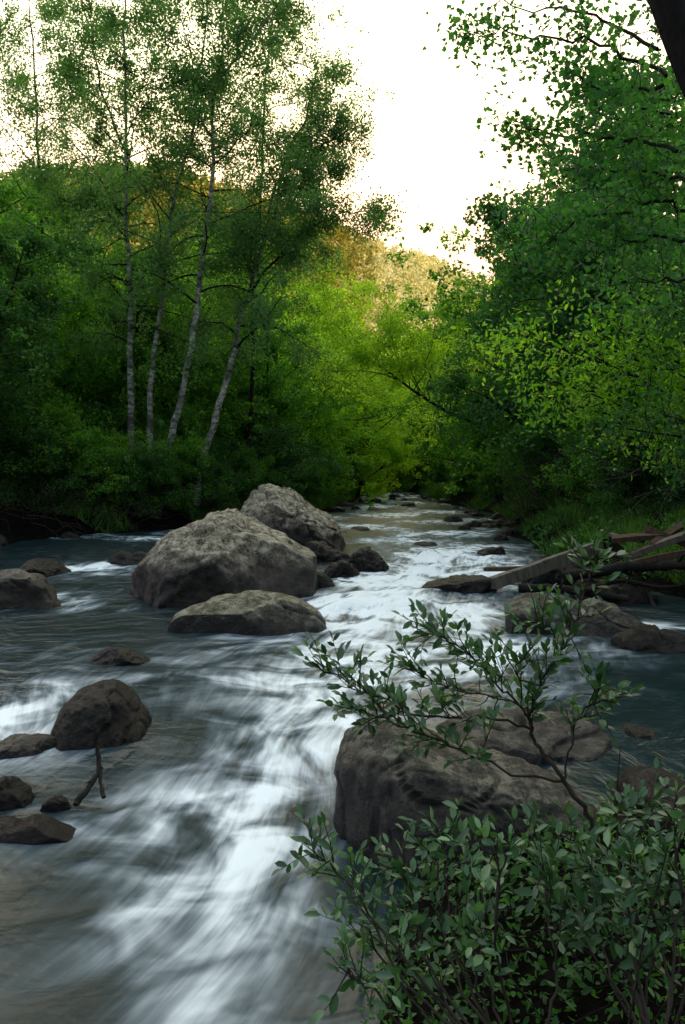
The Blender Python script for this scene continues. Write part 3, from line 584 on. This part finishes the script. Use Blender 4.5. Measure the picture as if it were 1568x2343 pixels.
# ------------------------------------------------------------- grass, ground cover and dead twigs
def grass():
    rg=np.random.default_rng(3); n=80000
    y=rg.uniform(8,60,n); side=rg.random(n)<.5; off=np.abs(rg.normal(0,1.3,n))+.1
    x=np.where(side,bankL(y)-off,bankR(y)+off); k=(vnoise(x,y,1.6,33)>.02)&(np.abs(x)/y<.5)&(~(side&(y<19))); x=x[k];y=y[k]; sz=rg.uniform(.10,.38,len(x))*(.8+y/60)
    n2=34000; y2=rg.uniform(9.5,18,n2); x2=bankR(y2)+rg.uniform(.35,3.4,n2); k=(vnoise(x2,y2,2.6,35)>.03)&(x2/y2<.46); x2=x2[k]; y2=y2[k]
    x=np.concatenate([x,x2]); y=np.concatenate([y,y2]); sz=np.concatenate([sz,rg.uniform(.08,.34,len(x2))])
    z=gheight(x,y); n=len(x); D=rg.normal(size=(n,3))*.75; D[:,2]=1
    return leaves('grass',BLADE,np.stack([x,y,z],-1),D,rand_dirs(n),sz,M_grass)
obj('grass',grass(),kind='stuff',label='lush green grass along the stream banks',cat='grass')
rg=np.random.default_rng(18); n=9000; y=rg.uniform(9,18,n); x=bankR(y)+rg.uniform(.1,3.6,n); k=(vnoise(x,y,2.6,36)>.0); x=x[k]; y=y[k]; n=len(x); z=gheight(x,y)+np.abs(rg.normal(0,.10,n))
obj('bank_herbs',leaves('bank_herbs',OVAL,np.stack([x,y,z],-1),rand_dirs(n,.3),rand_dirs(n,1.0),rg.uniform(.05,.12,n),M_teal,True),kind='stuff',label='broad leaved weeds mixed into the bank grass',cat='plants')
rg=np.random.default_rng(8); n=14000
x=rg.uniform(.0,2.6,n); y=rg.uniform(1.0,3.6,n); k=(x>bankR(y)-.02)&(vnoise(x,y,5,91)>-.35); x=x[k]; y=y[k]; n=len(x)
z=gheight(x,y)+np.abs(rg.normal(0,.05,n))
obj('ground_cover',leaves('ground_cover',OVAL,np.stack([x,y,z],-1),rand_dirs(n,.2),rand_dirs(n,1.2),rg.uniform(.018,.04,n),M_dark,True),kind='stuff',label='dark low leafy plants covering the near bank',cat='plants')
random.seed(61); tb=Tubes()
for i in range(460):
    y=random.uniform(8.5,26); x=float(bankR(y))+(random.uniform(1.4,4.2) if y<17 else random.uniform(.1,3.0)); z=float(gheight(x,y))
    tb.add(branch((x,y,z+random.uniform(0,1.4)),(random.uniform(-1.2,.5),random.uniform(-.6,.6),random.uniform(-.3,1.0)),random.uniform(.7,2.2),7,.25,-.03),lin(random.uniform(.005,.018),.002,8),4,False)
for i in range(240):
    y=random.uniform(17,24); x=float(bankL(y))-random.uniform(.0,2.0); z=float(gheight(x,y))
    tb.add(branch((x,y,z+random.uniform(0,.6)),(random.uniform(-.5,1.2),random.uniform(-.6,.3),random.uniform(-.1,1.0)),random.uniform(.5,1.8),7,.25,-.04),lin(random.uniform(.004,.011),.002,8),4,False)
obj('dead_twigs',tb.mesh('dead_twigs',M_twig),kind='stuff',label='tangle of bare brown twigs on the undercut banks',cat='twigs')
tb=Tubes()
for i in range(90):
    y=random.uniform(1.3,2.6); x=random.uniform(.4,1.9); z=float(gheight(x,y))+random.uniform(.0,.2)
    tb.add(branch((x,y,z),(random.uniform(-1,1),random.uniform(-.5,.5),random.uniform(-.2,.5)),random.uniform(.3,.6),6,.15,-.02),lin(random.uniform(.002,.005),.0015,7),4,False)
obj('dead_twigs',tb.mesh('bank_twigs',M_darktwig),kind='stuff',label='dark fallen twigs lying under the willow shrubs',cat='twigs')

# ------------------------------------------------------------- planks, logs and driftwood
def plank(a,b,w,h,mat,label,roll=0.0,name='plank'):
    a=Vector(a);b=Vector(b); L=(b-a).length; bm=bmesh.new(); bmesh.ops.create_cube(bm,size=1.0)
    bmesh.ops.scale(bm,vec=(L,w,h),verts=bm.verts)
    bmesh.ops.subdivide_edges(bm,edges=[e for e in bm.edges if abs((e.verts[0].co-e.verts[1].co).x)>L*.9],cuts=10)
    for v in bm.verts: v.co+=Vector((random.gauss(0,.015) if abs(v.co.x)>L*.49 else 0,noise.noise(v.co*2)*.022,noise.noise(v.co*1.7+Vector((4,4,4)))*.025))
    bmesh.ops.bevel(bm,geom=[e for e in bm.edges if e.calc_face_angle(0)>.8],offset=.006,segments=2,affect='EDGES')
    me=bpy.data.meshes.new(name); bm.to_mesh(me); bm.free(); me.materials.append(mat)
    o=obj(name,me,loc=(a+b)/2,label=label,cat='plank')
    o.rotation_euler=((b-a).to_track_quat('X','Z')@Matrix.Rotation(roll,4,'X').to_quaternion()).to_euler()
    return o
plank(from_px(1128,1335,9.9),from_px(1375,1250,10.6),.10,.15,M_wood,'long weathered grey plank slanting down to the water')
plank(from_px(1110,1302,11),from_px(1290,1298,10.8),.12,.05,M_wood2,'short brown board half buried in the bank')
plank(from_px(1400,1232,10.0),from_px(1530,1225,9.8),.16,.06,M_wood2,'brown board on the scrap wood pile',.2)
plank(from_px(1480,1208,10.0),from_px(1580,1250,9.6),.15,.07,M_wood2,'reddish board sticking out of the pile',-.2)
plank(from_px(1445,1268,9.9),from_px(1570,1225,9.5),.14,.07,M_wood,'pale board across the scrap wood pile',.3)
plank(from_px(1440,1290,9.6),from_px(1580,1262,9.3),.16,.07,M_wood2,'dark board at the bottom of the pile')
plank(from_px(1395,1222,10.3),from_px(1470,1240,10),.10,.04,M_wood,'thin pale lath lying on the pile')
plank(from_px(1490,1245,9.7),from_px(1560,1205,9.9),.09,.05,M_wood2,'broken brown board leaning upright on the pile',.5)
def log(pts,r,label,mat=M_bark,name='log',stubs=3):
    P=smooth_path(pts,5); P=[p+rv(r*.12) for p in P]; b=P[0].copy(); tb=Tubes(); tb.add([p-b for p in P],[r*random.uniform(.85,1.1)*(1-.4*i/len(P)) for i in range(len(P))],9)
    for k in range(stubs):
        i=random.randint(3,len(P)-2); s=branch(P[i]-b,rv(1),r*5,4,.2,0); tb.add(s,lin(r*.35,r*.1,5),5)
    obj(name,tb.mesh(name,mat),loc=b,label=label,cat='log')
log([from_px(1290,1320,9.8),from_px(1400,1302,9.6),from_px(1500,1295,9.4),from_px(1620,1295,9)],.08,'dark fallen log lying on the bank')
log([from_px(1190,1345,9.6),from_px(1300,1350,9.4),from_px(1440,1370,9.1)],.06,'thin dark log above the slab rock')
log([from_px(1330,1355,9.2),from_px(1420,1330,9.3),from_px(1510,1345,9.2),from_px(1620,1330,9.0)],.035,'bare grey branch washed against the bank',M_darktwig)
log([from_px(1400,1290,9.8),from_px(1470,1335,9.4),from_px(1500,1390,9)],.03,'bare branch hanging down to the slab',M_darktwig)
log([from_px(1350,1255,10.4),from_px(1440,1275,10),from_px(1560,1310,9.4)],.028,'thin weathered pole lying across the pile',M_wood)
log([from_px(172,1842,3.85),from_px(205,1800,3.92),from_px(226,1760,4.0),from_px(222,1715,4.05)],.017,'broken dark driftwood stump standing in the water',M_bark,'driftwood',1)
log([from_px(238,1825,3.88),from_px(230,1790,3.95),from_px(232,1755,4.0)],.011,'short piece of dark driftwood in the water',M_bark,'driftwood',0)

# ------------------------------------------------------------- foreground willow shrubs
def shrub(base,stems,label,seed,leaf=.042,dens=1.0,tl=(.06,.22),sp0=.02):
    random.seed(seed); base=Vector(base); e=obj('willow_shrub',None,loc=base,label=label,cat='shrub')
    tb=Tubes(); LC=[];LD=[];LN=[];LS=[]
    def leafy(P,sp,sc=1.0):
        acc=0;side=1
        for i in range(1,len(P)):
            seg=P[i]-P[i-1]; L=seg.length; t=seg.normalized(); acc+=L
            while acc>sp:
                acc-=sp; side=-side
                sd=t.cross(Vector((0,0,1))+rv(.5)).normalized()*side
                d=(t*.75+sd*.8+Vector((0,0,.15))+rv(.3)).normalized()
                LC.append(tuple(P[i]-seg*random.random())); LD.append(tuple(d)); LN.append(tuple((Vector((0,-.3,1))+rv(.6)).normalized())); LS.append(leaf*sc*random.uniform(.45,1.25))
        LC.append(tuple(P[-1])); LD.append(tuple((P[-1]-P[-2]).normalized()+rv(.1))); LN.append((0,-.3,1)); LS.append(leaf*.8)
    for st,r,leaf0 in stems:
        P=smooth_path([from_px(*q)-base for q in st],6); P=[p+rv(.005) for p in P]; tb.add(P,lin(r,.0015,len(P)),7,False)
        n=len(P)
        for k in range(int(n*leaf0),n-1):
            m=dens+ (random.random()-.5)
            while m>.25:
                m-=1
                d=(P[k+1]-P[k]).normalized()+rv(.65)+Vector((0,0,.3))
                s=branch(P[k],d,random.uniform(*tl),5,.16,.02); tb.add(s,lin(.0022,.001,6),4,False); leafy(s[1:],sp0)
                if random.random()<.45:
                    s2=branch(s[2],(s[3]-s[2]).normalized()+rv(.6),random.uniform(.05,.11),4,.12,.03); tb.add(s2,lin(.0015,.0008,5),3,False); leafy(s2[1:],sp0)
        leafy(P[int(n*max(leaf0,.6)):],.022)
    obj('stem',tb.mesh('willow_stem',M_twig),e)
    obj('foliage',leaves('willow_foliage',OVAL,np.array(LC),np.array(LD),np.array(LN),np.array(LS),M_will,True),e)
shrub(from_px(1420,2050,2.3),[([(1420,2050,2.3),(1350,1880,2.35),(1290,1790,2.4),(1240,1720,2.45),(1215,1660,2.45),(1235,1570,2.45),(1290,1480,2.45),(1335,1370,2.5),(1372,1265,2.5)],.009,.45),
 ([(1220,1670,2.45),(1100,1640,2.4),(960,1640,2.35),(850,1590,2.3),(745,1535,2.3)],.0045,.25),
 ([(1220,1665,2.45),(1140,1560,2.4),(1060,1490,2.4),(965,1440,2.4)],.0035,.3),
 ([(1290,1790,2.4),(1150,1760,2.35),(1010,1700,2.3),(900,1650,2.3),(790,1620,2.25)],.0045,.35),
 ([(1290,1790,2.4),(1310,1690,2.4),(1350,1600,2.4),(1375,1590,2.4)],.0035,.3),
 ([(1220,1660,2.45),(1180,1610,2.5),(1050,1580,2.5),(930,1530,2.5)],.003,.25),
 ([(1235,1570,2.45),(1180,1540,2.45),(1250,1440,2.45),(1215,1420,2.45)],.003,.35)],'slender willow shrub with grey-green leaves arching over the rocks',71,.042,1.35,(.05,.14),.018)
def st(B,t,d1=1.8,r=.0045,l=.4):
    mx=(B[0]+t[0])/2+random.uniform(-60,60); my=(B[1]+t[1])/2+random.uniform(-10,60)
    return ([B,(mx,my,(B[2]+d1)/2),(t[0]*.8+mx*.2,t[1]*.8+my*.2-15,d1),(t[0],t[1],d1)],r,l)
random.seed(9)
B=(1200,2480,1.75)
shrub(from_px(*B),[st(B,t,random.uniform(1.75,2.25)) for t in [(730,1965),(800,2000),(910,1980),(1010,1890),(1060,1970),(1140,1940),(1240,1980),(820,2140),(800,2230),(900,2200),(1080,2110),(940,2090),(990,1960)]],
  'low willow shrub with scattered sprigs overhanging the dark bank',72,.041,.75,(.05,.14),.020)
B=(1520,2450,1.75)
shrub(from_px(*B),[st(B,t,random.uniform(1.8,2.25)) for t in [(1300,1900),(1410,1860),(1470,1840),(1530,1870),(1600,1900),(1350,1980),(1450,1980),(1540,2010),(1330,2090),(1260,2040),(1440,2090)]],
  'willow shrub with dark glossy leaves on the near bank',73,.044,.75,(.05,.14),.020)

# ------------------------------------------------------------- light, sky, camera
W=bpy.data.worlds.new('World'); S.world=W; W.use_nodes=True; nt=W.node_tree; nt.nodes.clear(); L=nt.links
out=N(nt,'ShaderNodeOutputWorld'); sky=N(nt,'ShaderNodeTexSky'); sky.sky_type='NISHITA'; sky.sun_disc=False
SUNDIR=Vector((.80,-.55,.23)).normalized(); el=math.asin(SUNDIR.z)
sky.sun_elevation=el; sky.sun_rotation=math.atan2(SUNDIR.x,SUNDIR.y); sky.air_density=1.0; sky.dust_density=2.0
b1=N(nt,'ShaderNodeBackground',Strength=0.05); L.new(sky.outputs[0],b1.inputs[0])
tc=N(nt,'ShaderNodeTexCoord'); sp=N(nt,'ShaderNodeSeparateXYZ'); L.new(tc.outputs['Generated'],sp.inputs[0])
# evening haze: bright and creamy over the valley mouth (+Y), dimmer and bluer overhead and behind
rp=ramp(nt,[(0.0,(.24,.33,.39)),(0.5,(.64,.79,.90)),(0.70,(1.45,1.48,1.48)),(0.85,(2.4,2.2,1.75)),(1.0,(3.0,2.45,1.12))])
yy=mth(nt,'ADD',mth(nt,'MULTIPLY',sp.outputs[1],0.5),0.5,True); L.new(yy,rp.inputs[0])
hz=ramp(nt,[(0.20,(.75,.42,.55)),(0.45,(1,1,1))]); L.new(sp.outputs[2],hz.inputs[0])
b2=N(nt,'ShaderNodeBackground',Strength=1.15); L.new(mixc(nt,rp.outputs[0],hz.outputs[0],1.0,'MULTIPLY'),b2.inputs[0])
ad=nt.nodes.new('ShaderNodeAddShader'); L.new(b1.outputs[0],ad.inputs[0]); L.new(b2.outputs[0],ad.inputs[1]); L.new(ad.outputs[0],out.inputs[0])
sl=bpy.data.lights.new('sun','SUN'); sl.energy=5; sl.angle=math.radians(.5); sl.color=(1,.72,.38)
so=obj('sun',sl); so.rotation_euler=SUNDIR.to_track_quat('Z','Y').to_euler()
cam=bpy.data.cameras.new('camera'); co=obj('camera',cam,loc=(0,0,CAMH)); co.rotation_euler=(math.radians(90),0,0)
cam.sensor_fit='VERTICAL'; cam.sensor_height=36; cam.lens=28; cam.shift_y=-72/2344; cam.clip_start=.05; cam.clip_end=3000
S.camera=co
S.view_settings.view_transform='Standard'; S.view_settings.look='None'; S.view_settings.exposure=0
print('polys',sum(len(o.data.polygons) for o in S.objects if o.type=='MESH'))
